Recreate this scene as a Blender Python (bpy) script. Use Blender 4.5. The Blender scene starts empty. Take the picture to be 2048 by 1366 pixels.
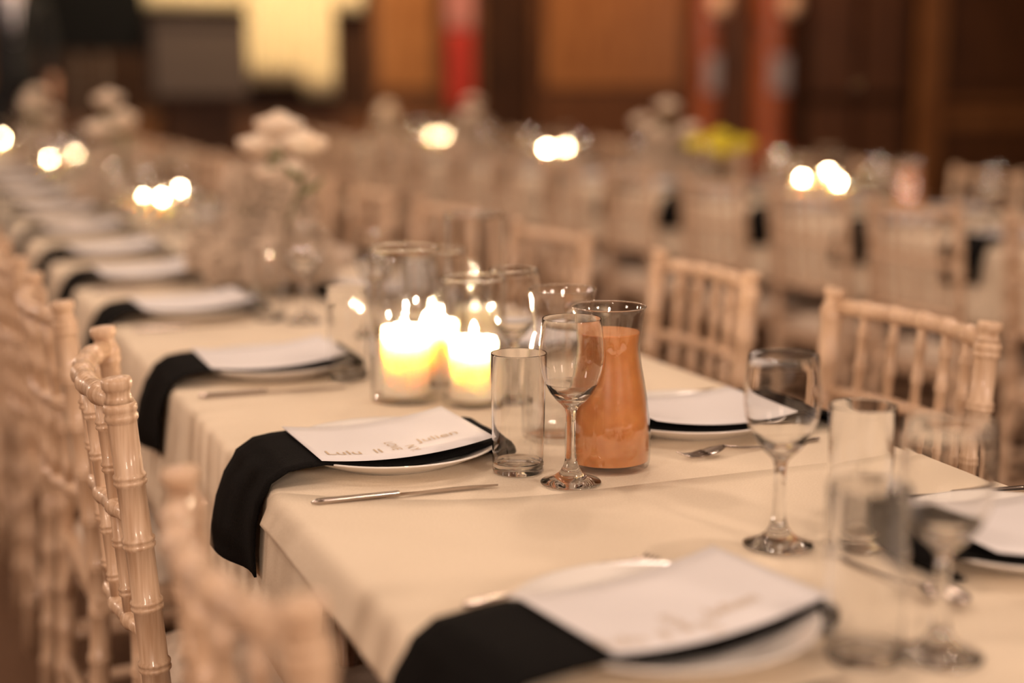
import bpy, bmesh, math, random
from mathutils import Vector, Matrix
random.seed(7)
PI = math.pi
sc = bpy.context.scene
C = bpy.context.collection

# ------------------------------------------------------------------ camera, world, lights, exposure
cam_d = bpy.data.cameras.new('camera'); cam = bpy.data.objects.new('camera', cam_d); C.objects.link(cam)
sc.camera = cam
cam.location = (0, 0, 1.214)
th = math.atan(528 / 3000); ph = math.radians(22.85)
fwd = Vector((math.sin(ph) * math.cos(th), math.cos(ph) * math.cos(th), -math.sin(th)))
cam.rotation_euler = fwd.to_track_quat('-Z', 'Y').to_euler()
cam_d.sensor_width = 36; cam_d.lens = 3000 / 2048 * 36
cam_d.clip_start = 0.05; cam_d.clip_end = 60
cam_d.dof.use_dof = True; cam_d.dof.focus_distance = 1.705; cam_d.dof.aperture_fstop = 1.4

w = bpy.data.worlds.new('world'); sc.world = w; w.use_nodes = True
w.node_tree.nodes['Background'].inputs[0].default_value = (1.0, 0.78, 0.62, 1)
w.node_tree.nodes['Background'].inputs[1].default_value = 0.10

def area(name, loc, size, power, col, target=None, shape='DISK'):
    d = bpy.data.lights.new(name, 'AREA'); d.shape = shape; d.size = size; d.energy = power; d.color = col
    o = bpy.data.objects.new(name, d); C.objects.link(o); o.location = loc
    if target is not None:
        o.rotation_euler = (Vector(target) - Vector(loc)).to_track_quat('-Z', 'Y').to_euler()
    return o
WARM = (1.0, 0.76, 0.60)
for x, y, p in ((-1.3, 0.3, 24), (2.0, 0.9, 20), (-0.8, 3.2, 20), (2.0, 3.6, 20), (0.2, 6.4, 20), (2.6, 6.6, 22), (4.6, 4.2, 16),
                (1.2, 9.2, 20), (3.8, 9.0, 18), (-1.6, -1.4, 20)):
    area('ceiling_lamp', (x, y, 3.55), 0.22, p * 0.95, WARM)
# bulbs of a chandelier hanging above the frame
for k in range(9):
    a = 2 * PI * k / 9; d = bpy.data.lights.new('chandelier_bulb', 'POINT'); d.energy = 3.2; d.shadow_soft_size = .03; d.color = (1.0, .76, .58)
    o = bpy.data.objects.new('chandelier_bulb', d); C.objects.link(o); o.location = (1.0 + .55 * math.cos(a), 3.0 + .55 * math.sin(a), 2.75 + .12 * (k % 2))
# added unseen fill lights round the hall (behind the camera and along the side walls)
for loc, tgt, p in (((-1.6, -3.0, 2.3), (.6, 3, .6), 75), ((1.8, -3.0, 2.3), (1.4, 3, .6), 60), ((5.5, -3.0, 2.4), (3.2, 4, .6), 60), ((-3.0, 1.5, 2.2), (1, 2.5, .5), 24),
                    ((-3.0, 5.5, 2.2), (2.5, 6, .6), 50), ((-3.0, 9.0, 2.3), (3, 8.5, .7), 50), ((12.8, 4.0, 2.3), (4, 5, .7), 60)):
    area('wall_fill', loc, .55, p * (1.15 if loc[1] < -2 else 1), WARM, tgt)
# wall washers by the back wall and a spot on the cream drape
for x, p in ((4.3, 17), (6.4, 29), (8.0, 14)):
    area('wall_washer', (x, 11.3, 3.7), 0.35, p, (1.0, 0.50, 0.22), (x, 12.5, 1.3))
area('drape_spot', (2.9, 10.4, 3.8), 0.3, 125, (1.0, 0.74, 0.42), (3.0, 12.2, 1.7))

vs = sc.view_settings
vs.view_transform = 'Standard'; vs.look = 'None'; vs.exposure = 0.0; vs.gamma = 1.0; vs.use_curve_mapping = False
cy = sc.cycles
cy.max_bounces = 16; cy.transmission_bounces = 14; cy.transparent_max_bounces = 24; cy.glossy_bounces = 6; cy.diffuse_bounces = 4
cy.sample_clamp_indirect = 5.0; cy.sample_clamp_direct = 0; cy.use_denoising = True; cy.blur_glossy = 0.5

# ------------------------------------------------------------------ materials
def mat(name, col, rough=0.6, **kw):
    m = bpy.data.materials.new(name); m.use_nodes = True
    b = m.node_tree.nodes['Principled BSDF']
    b.inputs['Base Color'].default_value = (*col, 1); b.inputs['Roughness'].default_value = rough
    for k, v in kw.items():
        b.inputs[k.replace('_', ' ')].default_value = v
    return m
def N(m, t, **kw):
    n = m.node_tree.nodes.new(t)
    for k, v in kw.items(): setattr(n, k, v)
    return n
def vary(m, c1, c2, scale=(1, 1, 1), nscale=8.0, detail=4.0, bump=0.0, lo=0.35, hi=0.65):
    nt = m.node_tree; b = nt.nodes['Principled BSDF']
    tc = N(m, 'ShaderNodeTexCoord'); mp = N(m, 'ShaderNodeMapping'); nz = N(m, 'ShaderNodeTexNoise'); cr = N(m, 'ShaderNodeValToRGB')
    mp.inputs['Scale'].default_value = scale
    nz.inputs['Scale'].default_value = nscale; nz.inputs['Detail'].default_value = detail
    cr.color_ramp.elements[0].color = (*c1, 1); cr.color_ramp.elements[0].position = lo
    cr.color_ramp.elements[1].color = (*c2, 1); cr.color_ramp.elements[1].position = hi
    nt.links.new(tc.outputs['Object'], mp.inputs['Vector']); nt.links.new(mp.outputs[0], nz.inputs['Vector'])
    nt.links.new(nz.outputs['Fac'], cr.inputs[0]); nt.links.new(cr.outputs[0], b.inputs['Base Color'])
    if bump:
        bp = N(m, 'ShaderNodeBump'); bp.inputs['Strength'].default_value = bump; bp.inputs['Distance'].default_value = 0.002
        nt.links.new(nz.outputs['Fac'], bp.inputs['Height']); nt.links.new(bp.outputs[0], b.inputs['Normal'])
    return m
M = {}
M['limed'] = vary(mat('limed_wood', (.6, .42, .3), .38), (.54, .35, .22), (.72, .52, .36), (1, 1, .06), 160, 3, .15)
M['limed'].node_tree.nodes['Principled BSDF'].inputs['Coat Weight'].default_value = .25
M['cushion'] = vary(mat('cushion_cloth', (.6, .5, .4), .9), (.66, .54, .43), (.74, .61, .49), (1, 1, 1), 300, 2, .2)
M['cloth'] = vary(mat('table_linen', (.8, .7, .56), .85), (.76, .64, .49), (.82, .70, .55), (1, 1, 1), 420, 2, .12)
M['card'] = mat('card_paper', (.77, .74, .75), .6)
M['ink'] = mat('gold_ink', (.56, .42, .27), .5)
M['napkin'] = vary(mat('black_linen', (.012, .011, .011), .95, Specular_IOR_Level=.08), (.0045, .004, .004), (.009, .008, .0075), (1, 1, 1), 500, 2, .25)
M['china'] = mat('white_china', (.80, .76, .72), .12)
M['steel'] = mat('steel', (.46, .40, .36), .16, Metallic=1.0)
M['wax'] = mat('candle_wax', (.93, .80, .62), .5, Subsurface_Weight=1.0, Subsurface_Scale=.035)
M['wax'].node_tree.nodes['Principled BSDF'].inputs['Subsurface Radius'].default_value = (1.0, .85, .66)
M['wick'] = mat('wick', (.02, .015, .01), .9)
M['juice'] = vary(mat('orange_juice', (.72, .30, .09), .35), (.60, .235, .07), (.68, .29, .09), (1, 1, 1), 60, 3)
M['juice'].node_tree.nodes['Principled BSDF'].inputs['Subsurface Weight'].default_value = .3
M['juice'].node_tree.nodes['Principled BSDF'].inputs['Subsurface Scale'].default_value = .01
M['bloom'] = mat('gypsophila_bloom', (.68, .55, .43), .8)
M['gyp_stem'] = mat('gypsophila_stem', (.20, .19, .08), .8)
M['rose'] = vary(mat('cream_rose', (.8, .66, .5), .65), (.80, .62, .46), (.86, .74, .60), (1, 1, 1), 30, 2)
M['yellow'] = vary(mat('yellow_petal', (.75, .62, .03), .6), (.70, .56, .02), (.82, .72, .05), (1, 1, 1), 40, 2)
M['leaf'] = vary(mat('leaf_green', (.1, .13, .04), .6), (.07, .09, .025), (.15, .16, .05), (1, 1, 1), 40, 2)
M['carpet'] = vary(mat('brown_carpet', (.13, .06, .03), .95), (.10, .045, .02), (.17, .085, .04), (1, 1, 1), 90, 4, .3)
M['wood'] = vary(mat('dark_panel_wood', (.12, .045, .015), .45), (.075, .026, .008), (.15, .058, .018), (3, 3, .35), 9, 5, .1)
M['wood_warm'] = vary(mat('warm_panel_wood', (.3, .13, .05), .35), (.22, .085, .026), (.36, .16, .055), (3, 3, .35), 7, 5, .1)
M['wood_deep'] = vary(mat('deep_brown_wood', (.04, .016, .008), .6, Specular_IOR_Level=.2), (.022, .009, .005), (.05, .02, .009), (3, 3, .35), 8, 5, .1)
M['column'] = vary(mat('polished_red_wood', (.3, .08, .03), .18), (.27, .065, .022), (.42, .12, .045), (3, 3, .25), 8, 5)
M['plaster'] = vary(mat('ceiling_plaster', (.5, .44, .36), .9), (.48, .42, .34), (.54, .47, .39), (1, 1, 1), 20, 3)
M['cream'] = vary(mat('cream_drape', (.85, .74, .5), .85), (.80, .68, .44), (.88, .78, .55), (1, 1, .2), 40, 3)
M['red'] = mat('red_fabric', (.36, .022, .014), .8)
M['pink'] = mat('pink_fabric', (.42, .17, .16), .8)
M['black'] = mat('black_plastic', (.004, .004, .004), .6, Specular_IOR_Level=.1)
M['greybox'] = mat('grey_brown_laminate', (.075, .052, .042), .7)
M['suit'] = mat('black_suit', (.006, .006, .007), .85)
M['shirt'] = mat('white_shirt', (.82, .80, .92), .8)
M['skin'] = mat('skin', (.55, .30, .2), .55, Subsurface_Weight=.1)
M['hair'] = mat('hair', (.03, .018, .01), .6)
M['reflection_blue'] = mat('pale_blue_grey_reflection', (.38, .36, .42), .4)
M['pale_highlight'] = mat('pale_highlight_colour', (.85, .6, .45), .5)

def glass_refract(name):
    m = bpy.data.materials.new(name); m.use_nodes = True; nt = m.node_tree; nt.nodes.clear()
    o = N(m, 'ShaderNodeOutputMaterial'); g = N(m, 'ShaderNodeBsdfGlass')
    g.inputs['Color'].default_value = (1, 1, .998, 1); g.inputs['Roughness'].default_value = 0; g.inputs['IOR'].default_value = 1.48
    nt.links.new(g.outputs[0], o.inputs[0]); return m
def glass_thin(name, tint=(.994, .994, .992)):
    m = bpy.data.materials.new(name); m.use_nodes = True; nt = m.node_tree; nt.nodes.clear()
    o = N(m, 'ShaderNodeOutputMaterial'); mx = N(m, 'ShaderNodeMixShader'); t = N(m, 'ShaderNodeBsdfTransparent')
    g = N(m, 'ShaderNodeBsdfGlossy'); f = N(m, 'ShaderNodeFresnel'); 
    ge = N(m, 'ShaderNodeNewGeometry'); ma = N(m, 'ShaderNodeMapRange'); ma.inputs['To Min'].default_value = 1.55; ma.inputs['To Max'].default_value = 1 / 1.55
    nt.links.new(ge.outputs['Backfacing'], ma.inputs['Value']); nt.links.new(ma.outputs[0], f.inputs['IOR'])
    t.inputs['Color'].default_value = (*tint, 1); g.inputs['Roughness'].default_value = .02
    mu = N(m, 'ShaderNodeMath', operation='MULTIPLY', use_clamp=True); mu.inputs[1].default_value = 1.5
    nt.links.new(f.outputs[0], mu.inputs[0]); nt.links.new(mu.outputs[0], mx.inputs[0]); nt.links.new(t.outputs[0], mx.inputs[1]); nt.links.new(g.outputs[0], mx.inputs[2])
    nt.links.new(mx.outputs[0], o.inputs[0]); return m
M['glass'] = glass_refract('clear_glass'); M['thin'] = glass_thin('thin_clear_glass')
def emit(name, col, s):
    m = bpy.data.materials.new(name); m.use_nodes = True; nt = m.node_tree; nt.nodes.clear()
    o = N(m, 'ShaderNodeOutputMaterial'); e = N(m, 'ShaderNodeEmission'); e.inputs[0].default_value = (*col, 1); e.inputs[1].default_value = s
    nt.links.new(e.outputs[0], o.inputs[0]); return m
M['flame'] = emit('candle_flame', (1.0, .72, .45), 3000)
M['flame_far'] = emit('small_candle_flame', (1.0, .68, .38), 520)

# ------------------------------------------------------------------ mesh helpers
def hold(prof, d=.0005):
    """extra rings close to the ends of long segments keep smooth shading true at sharp corners"""
    out = [prof[0]]
    for i in range(1, len(prof)):
        (a, b), (c, e) = prof[i - 1], prof[i]; L = math.hypot(c - a, e - b)
        def turn(k):
            if not 0 < k < len(prof) - 1: return False
            u = Vector((prof[k][0] - prof[k - 1][0], prof[k][1] - prof[k - 1][1])); w_ = Vector((prof[k + 1][0] - prof[k][0], prof[k + 1][1] - prof[k][1]))
            return u.length > 1e-7 and w_.length > 1e-7 and u.angle(w_) > .45
        if L > 3 * d:
            if turn(i - 1) and a > 1e-6: out.append((a + (c - a) * d / L, b + (e - b) * d / L))
            if turn(i) and c > 1e-6: out.append((c - (c - a) * d / L, e - (e - b) * d / L))
        out.append((c, e))
    return out
class MB:
    def __init__(s): s.v = []; s.f = []
    def add(s, v, f):
        n = len(s.v); s.v += [tuple(p) for p in v]; s.f += [tuple(i + n for i in q) for q in f]; return s
    def box(s, x0, x1, y0, y1, z0, z1):
        v = [(x, y, z) for x in (x0, x1) for y in (y0, y1) for z in (z0, z1)]
        return s.add(v, [(0, 1, 3, 2), (4, 6, 7, 5), (0, 4, 5, 1), (2, 3, 7, 6), (0, 2, 6, 4), (1, 5, 7, 3)])
    def lathe(s, prof, seg=40, cx=0, cy=0):
        v = []; f = []; rows = []
        if seg >= 32: prof = hold(prof)
        for r, z in prof:
            if r < 1e-6: rows.append([len(v)]); v.append((cx, cy, z))
            else:
                rows.append(list(range(len(v), len(v) + seg)))
                v += [(cx + r * math.cos(2 * PI * k / seg), cy + r * math.sin(2 * PI * k / seg), z) for k in range(seg)]
        for a, b in zip(rows, rows[1:]):
            for k in range(seg):
                l = (k + 1) % seg
                q = [a[k % len(a)], a[l % len(a)], b[l % len(b)], b[k % len(b)]]
                q = list(dict.fromkeys(q))
                if len(q) > 2: f.append(tuple(q))
        return s.add(v, f)
    def sweep(s, pts, rad, seg=12):
        pts = [Vector(p) for p in pts]; v = []; f = []
        t0 = (pts[1] - pts[0]).normalized(); up = Vector((0, 0, 1)) if abs(t0.z) < .9 else Vector((0, 1, 0))
        for i, p in enumerate(pts):
            t = (pts[min(i + 1, len(pts) - 1)] - pts[max(i - 1, 0)]).normalized()
            a = t.cross(up).normalized(); b = a.cross(t).normalized()
            for k in range(seg):
                g = 2 * PI * k / seg; v.append(p + (a * math.cos(g) + b * math.sin(g)) * rad[i])
        n = len(pts)
        for i in range(n - 1):
            for k in range(seg):
                l = (k + 1) % seg; f.append((i * seg + k, i * seg + l, (i + 1) * seg + l, (i + 1) * seg + k))
        f.append(tuple(range(seg))[::-1]); f.append(tuple((n - 1) * seg + k for k in range(seg)))
        return s.add(v, f)
    def grid(s, fn, nu, nv, flip=False):
        v = [fn(i / nu, j / nv) for i in range(nu + 1) for j in range(nv + 1)]; f = []
        for i in range(nu):
            for j in range(nv):
                a = i * (nv + 1) + j; q = (a, a + nv + 1, a + nv + 2, a + 1); f.append(q[::-1] if flip else q)
        return s.add(v, f)
    def mesh(s, name, m, smooth=True, bevel=0):
        me = bpy.data.meshes.new(name); me.from_pydata(s.v, [], s.f)
        bm = bmesh.new(); bm.from_mesh(me); bmesh.ops.recalc_face_normals(bm, faces=bm.faces)
        if bevel:
            bmesh.ops.bevel(bm, geom=list(bm.edges), offset=bevel, segments=2, affect='EDGES', profile=.6)
        bm.to_mesh(me); bm.free()
        if smooth: me.polygons.foreach_set('use_smooth', [True] * len(me.polygons))
        if m is not None: me.materials.append(m)
        return me
    def raw(s, name, m, smooth=True):
        me = bpy.data.meshes.new(name); me.from_pydata(s.v, [], s.f)
        if smooth: me.polygons.foreach_set('use_smooth', [True] * len(me.polygons))
        me.materials.append(m); return me
def solid_sheet(me, t, offset=-1):
    """turn a sheet into a slab of real thickness"""
    bm = bmesh.new(); bm.from_mesh(me)
    bmesh.ops.solidify(bm, geom=list(bm.faces), thickness=t)
    bmesh.ops.recalc_face_normals(bm, faces=bm.faces); bm.to_mesh(me); bm.free()
    me.polygons.foreach_set('use_smooth', [True] * len(me.polygons)); return me
def ob(name, me, parent=None, loc=(0, 0, 0), rz=0.0):
    o = bpy.data.objects.new(name, me); C.objects.link(o); o.location = loc; o.rotation_euler = (0, 0, rz)
    if parent: o.parent = parent
    return o
def tag(o, label, cat, group=None, kind=None):
    o['label'] = label; o['category'] = cat
    if group: o['group'] = group
    if kind: o['kind'] = kind
    return o
def thing(name, label, cat, loc=(0, 0, 0), rz=0.0, group=None):
    return tag(ob(name, None, None, loc, rz), label, cat, group)
def struct(name, me, parent=None, loc=(0, 0, 0)):
    o = ob(name, me, parent, loc)
    if parent is None: o['kind'] = 'structure'
    return o
def dup(root, loc, rz, label, group=None):
    r = root.copy(); C.objects.link(r); r.location = loc; r.rotation_euler = (0, 0, rz); r['label'] = label
    if group: r['group'] = group
    for ch in list(root.children):
        c = ch.copy(); C.objects.link(c); c.parent = r
        for g in ch.children:
            d = g.copy(); C.objects.link(d); d.parent = c
    return r
class Proto:
    """first use moves the built thing itself, later uses copy it"""
    def __init__(s, root): s.r = root; s.used = False
    def put(s, loc, rz, label, group=None):
        if not s.used:
            s.used = True; r = s.r; r.location = loc; r.rotation_euler = (0, 0, rz); r['label'] = label
            if group: r['group'] = group
            return r
        return dup(s.r, loc, rz, label, group)
ORD = ['first', 'second', 'third', 'fourth', 'fifth', 'sixth', 'seventh', 'eighth', 'ninth', 'tenth', 'eleventh', 'twelfth', 'thirteenth',
       'fourteenth', 'fifteenth', 'sixteenth', 'seventeenth', 'eighteenth']

# ------------------------------------------------------------------ room shell
X0, X1, Y0, Y1, H = -3.2, 13.0, -3.2, 12.6, 4.0
struct('floor', MB().box(X0, X1, Y0, Y1 + .2, -.1, 0).mesh('floor', M['carpet'], False))
struct('ceiling', MB().box(X0, X1, Y0, Y1 + .2, H, H + .1).mesh('ceiling', M['plaster'], False))
struct('wall_left', MB().box(X0 - .12, X0, Y0, Y1, 0, H).mesh('wall_left', M['wood'], False))
struct('wall_right', MB().box(X1, X1 + .12, Y0, Y1, 0, H).mesh('wall_right', M['wood'], False))
struct('wall_front', MB().box(X0, X1, Y0 - .12, Y0, 0, H).mesh('wall_front', M['wood'], False))
wb = struct('wall_back', MB().box(X0, X1, Y1, Y1 + .12, 0, H).mesh('wall_back', M['wood'], False))
def panel(name, x0, x1, z0, z1, m, d=.03, y=Y1):
    mb = MB().box(x0, x1, y - d, y, z0, z1)
    return struct(name, mb.mesh(name, M[m], False, .012), wb)
PAN = [(-2.9, -1.2), (-1.0, .7), (.9, 2.4), (2.5, 3.97), (4.05, 4.56), (5.62, 7.02), (10.15, 11.4), (11.6, 12.8)]
for x0, x1 in PAN:
    m = 'wood_warm' if 4 < x0 < 6 else 'wood_deep' if x0 < 4 else 'wood'
    panel('panel', x0, x1, 1.12, 3.5, m)
    panel('panel', x0, x1, .28, .92, 'wood')
# stiles beside the dark recess, the pilaster and the rails
for x0, x1 in ((4.94, 5.0), (5.5, 5.56), (9.72, 10.02)):
    panel('stile', x0, x1, 0, 3.7, 'wood_warm' if x0 > 9 else 'wood', .09)
panel('wainscot_board', X0 + .02, 3.98, .31, 1.10, 'wood_deep', .024)
panel('recess_board', 5.0, 5.5, 0, 3.4, 'wood_deep', .02)
panel('cornice_board', X0 + .01, X1 - .01, 3.7, 3.95, 'wood', .1)
t1 = struct('trim_1', MB().box(10.05, X1 - .01, Y1 - .07, Y1 - .001, .93, 1.0).mesh('trim_1', M['wood_warm'], False, .01))
t2 = struct('trim_2', MB().box(10.05, X1 - .01, Y1 - .055, Y1 - .001, .70, .86).mesh('trim_2', M['wood_warm'], False, .01))
struct('baseboard_back', MB().box(X0 + .01, X1 - .01, Y1 - .035, Y1 - .001, 0, .2).mesh('baseboard_back', M['wood_deep'], False, .006))
# panelled door between the column pair and the pilaster
d1 = struct('door_1', MB().box(8.3, 9.66, Y1 - .06, Y1 - .001, .01, 2.9).mesh('door_1', M['wood_deep'], False, .008))
for z0, z1 in ((.25, .95), (1.05, 2.7)):
    for x0, x1 in ((8.42, 8.93), (9.03, 9.54)):
        ob('door_panel', MB().box(x0, x1, Y1 - .085, Y1 - .055, z0, z1).mesh('door_panel', M['wood'], False, .012), d1)
ob('door_handle', MB().sweep([(8.955, Y1 - .1, 1.0), (8.955, Y1 - .1, 1.2)], [.012, .012]).mesh('door_handle', M['steel']), d1)
# low stage at the end of the hall
st = struct('stage_platform', MB().box(-1.6, 4.4, 10.75, Y1 - .036, 0, .3).mesh('stage_platform', M['wood_deep'], False, .01))

# ------------------------------------------------------------------ tables and cloths
TOP = .76
def table(name, label, x0, x1, y0, y1, n):
    t = thing(name, label, 'table', ((x0 + x1) / 2, (y0 + y1) / 2, 0))
    hx, hy = (x1 - x0) / 2 - .012, (y1 - y0) / 2 - .012
    ob('tabletop', MB().box(-hx, hx, -hy, hy, .722, .752).mesh('tabletop', M['wood'], False, .004), t)
    for i in range(n):
        y = -hy + .15 + i * (2 * hy - .3) / (n - 1)
        for s in (-1, 1):
            ob('leg', MB().sweep([(s * (hx - .12), y, 0), (s * (hx - .12), y, .722)], [.016, .016], 10).mesh('leg', M['steel']), t)
    return t
def cloth(name, label, x0, x1, y0, y1, drop_l, drop_r, lift=0.0, seed=1, ny=None, fold=.009):
    rnd = random.Random(seed); phs = [rnd.uniform(0, 6.28) for _ in range(6)]
    prof = []   # (side, s) along the cross-section
    def fl(y, s):
        return fold * s * (math.sin(y * 5.5 + phs[0]) + .5 * math.sin(y * 11 + phs[1]) + .5 * math.sin(y * 3.1 + phs[2]))
    nx = 14; ny = ny or int((y1 - y0) / .045)
    z = TOP + lift
    rows = []
    for j in range(ny + 1):
        y = y0 + (y1 - y0) * j / ny; row = []
        dl, dr = drop_l(y), drop_r(y)
        for k in range(7, 0, -1):
            s = k / 7; row.append((x0 - .004 - .010 * s - max(0, fl(y, s)) - lift, y, z - .014 - (dl - .014) * s))
        row += [(x0 - .003 - lift, y, z - .010), (x0 + .001, y, z - .0025), (x0 + .007, y, z)]
        for k in range(1, nx): row.append((x0 + .007 + (x1 - x0 - .014) * k / nx, y, z))
        row += [(x1 - .007, y, z), (x1 - .001, y, z - .0025), (x1 + .003 + lift, y, z - .010)]
        for k in range(1, 8):
            s = k / 7; row.append((x1 + .004 + .010 * s + max(0, fl(y + 3, s)) + lift, y, z - .014 - (dr - .014) * s))
        if lift: row = [(a, b + .13 * (1 - max(0, min(1, (a - x0) / .30))) ** 2 * (j / ny) ** 6, c) for a, b, c in row]
        rows.append(row)
    nr = len(rows[0]); mb = MB(); v = [p for r in rows for p in r]; f = []
    for j in range(ny):
        for k in range(nr - 1):
            a = j * nr + k; f.append((a, a + 1, a + nr + 1, a + nr))
    mb.add(v, f)
    me = solid_sheet(mb.raw(name, M['cloth']), .0012)
    return tag(ob(name, me), label, 'tablecloth')
table('banquet_table', 'long banquet table under cream cloths beneath the carafes and candles', .38, 1.155, .2, 10.3, 8)
cloth('tablecloth', 'long cream tablecloth under the pillar candles, its side hanging in folds', .38, 1.155, 1.36, 10.32, lambda y: .20 + .02 * math.sin(y * 3), lambda y: .2, 0, 3)
cloth('tablecloth', 'second cream cloth overlapping the long one under the first place setting', .38, 1.155, .18, 1.455,
      lambda y: .036 + .05 * max(0, min(1, (1.40 - y) / .9)), lambda y: .07, .0017, 5, 40, .004)
table('banquet_table', 'long banquet table behind the row of chair backs', 2.75, 3.51, 2.2, 10.1, 7)
cloth('tablecloth', 'white cloth on the long table behind the row of chair backs', 2.75, 3.51, 2.18, 10.12, lambda y: .22, lambda y: .22, 0, 9)

# ------------------------------------------------------------------ chiavari chair
def knots(z0, z1, ks, r, rk, wid=.008):
    s = {z0: r, z1: r}
    for k in ks:
        for dz, rr in ((-wid, r), (-wid * .62, rk), (-wid * .25, rk), (0, r * 1.06), (wid * .25, rk), (wid * .62, rk), (wid, r)): s[k + dz] = rr
    return sorted(s.items())
def post_y(z):
    if z > .45: return -.035 * ((z - .45) / .44) ** 1.15
    return -.03 * ((.45 - z) / .45) ** 1.3
HW = .178
def bow(x): return -.034 * (1 - (x / HW) ** 2)
def make_chair():
    t = thing('chiavari_chair', 'chair', 'chair')
    L = M['limed']
    prof = knots(0.0, .838, [.848 - .0735 * i for i in range(1, 11)], .0160, .0186)
    prof = [(z, r * (.82 + .18 * min(1, z / .3))) for z, r in prof]
    prof += [(.840, .0163), (.843, .0186), (.847, .0186), (.850, .0170), (.853, .0188), (.858, .0188), (.862, .0168), (.868, .0140), (.873, .0132), (.8765, .0150),
             (.879, .0168), (.886, .0170), (.8895, .0155), (.8905, .010), (.891, .004)]
    me = MB().sweep([(0, post_y(z), z) for z, r in prof], [r for z, r in prof], 20).mesh('back_post', L)
    k0 = next(i for i, q in enumerate(prof) if q[0] >= .862)
    me = MB().sweep([(0, post_y(z), z) for z, r in prof[:k0 + 1]], [r for z, r in prof[:k0 + 1]], 20).mesh('back_post', L)
    fi = MB().sweep([(0, post_y(z), z) for z, r in prof[k0:]], [r for z, r in prof[k0:]], 20).mesh('finial', L)
    for s in (-1, 1): ob('finial', fi, ob('back_post', me, t, (s * HW, 0, 0)))
    fp = knots(0.0, .43, [.37, .25, .13], .0155, .018)
    me = MB().sweep([(0, 0, z) for z, r in fp], [r * (.8 + .2 * z / .43) for z, r in fp], 14).mesh('front_leg', L)
    for s in (-1, 1): ob('front_leg', me, t, (s * .18, .375, 0))
    def rail(name, z, r, rk):
        pts, rad = [], []
        xs = [s for s, _ in knots(-HW, HW, [-.12, -.06, 0, .06, .12], r, rk, .007)]; rs = [q for _, q in knots(-HW, HW, [-.12, -.06, 0, .06, .12], r, rk, .007)]
        for x, q in zip(xs, rs): pts.append((x, post_y(z) + bow(x), z)); rad.append(q)
        ob(name, MB().sweep(pts, rad, 14).mesh(name, L), t)
    rail('top_rail', .862, .0125, .0145)
    rail('middle_rail', .728, .0105, .0125)
    rail('lower_rail', .590, .0105, .0125)
    zs = knots(.592, .858, [.625, .685, .775, .825], .0075, .0098, .007)
    for i in range(5):
        x = (i - 2) * .0593
        ob('spindle', MB().sweep([(x, post_y(z) + bow(x), z) for z, r in zs], [r for z, r in zs], 12).mesh('spindle', L), t)
    ob('seat_frame', MB().box(-.195, .195, -.012, .395, .405, .438).mesh('seat_frame', L, False, .008), t)
    cu = MB().grid(lambda u, v: ((u - .5) * .375, .01 + v * .375, .440 + .030 * (min(1, 6 * min(u, 1 - u, v, 1 - v))) ** .5 + .006), 12, 12).add([], [])
    cu.grid(lambda u, v: ((u - .5) * .375, .01 + v * .375, .4395), 12, 12, True)
    mb = MB()
    mb.add(cu.v, cu.f); n = 13
    edge = [(i, 0) for i in range(12)] + [(12, j) for j in range(12)] + [(i, 12) for i in range(12, 0, -1)] + [(0, j) for j in range(12, 0, -1)]
    ids = [i * n + j for i, j in edge]; q = [(ids[k], ids[(k + 1) % len(ids)], ids[(k + 1) % len(ids)] + n * n, ids[k] + n * n) for k in range(len(ids))]
    mb.f += q
    c = ob('seat_cushion', mb.mesh('seat_cushion', M['cushion']), t); c['label'] = 'pale padded seat cushion'
    for z in (.16, .26):
        for s in (-1, 1):
            ob('stretcher', MB().sweep([(s * .179, post_y(z), z), (s * .18, .375, z)], [.009, .009], 10).mesh('stretcher', L), t)
    ob('stretcher', MB().sweep([(-.18, .375, .21), (.18, .375, .21)], [.009, .009], 10).mesh('stretcher', L), t)
    ob('stretcher', MB().sweep([(-HW, post_y(.21), .21), (HW, post_y(.21), .21)], [.009, .009], 10).mesh('stretcher', L), t)
    for s in (-1, 1):
        ob('corner_brace', MB().sweep([(s * .178, post_y(.30), .30), (s * .12, -.004, .405)], [.0075, .0075], 10).mesh('corner_brace', L), t)
    return t
chair = Proto(make_chair())
FACE_R, FACE_L = -PI / 2, PI / 2      # facing +x, facing -x
def chair_at(x, y, rz, label, group): return chair.put((x, y, 0), rz, label, group)
G = 'chairs along the near side of the candle table'
near_lab = ['limed bamboo-turned chair closest to the camera, its curved back badly out of focus',
            'limed bamboo-turned chair in sharp focus beside the second place setting',
            'limed bamboo-turned chair just behind the sharply focused chair',
            'limed bamboo-turned chair behind the third place setting, fourth in its row',
            'limed bamboo-turned chair fifth in the near row, only its legs in frame',
            'limed bamboo-turned chair sixth in the near row, only its legs in frame']
for (x, y, a), lb in zip(((.258, 1.062, 1.6), (.278, 1.83, -5.5), (.268, 2.447, 1.3), (.262, 3.04, 0), (.26, 3.66, 1), (.262, 4.25, -1)), near_lab):
    chair_at(x, y, FACE_R + math.radians(a), lb, G)
G = 'chairs along the far side of the candle table'
ry = [1.767, 2.347, 3.02, 3.70, 4.33, 4.95, 5.55, 6.15, 6.75, 7.35, 7.95, 8.55, 9.15]
for i, y in enumerate(ry):
    lb = ['limed chair across the table behind the two empty glasses, spindles clearly seen', 'limed chair across the table right behind the orange juice carafe',
          'limed chair across the table behind the tall candle cylinder'][i] if i < 3 else f'limed chair, {ORD[i]} from the camera on the far side of the candle table'
    chair_at(1.334 + .006 * math.sin(i * 5), y, FACE_L + math.radians([.3, -2.5, 1.5, 3, -2][i % 5]), lb, G)
G = 'chairs with backs to the camera at the second table'
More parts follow.
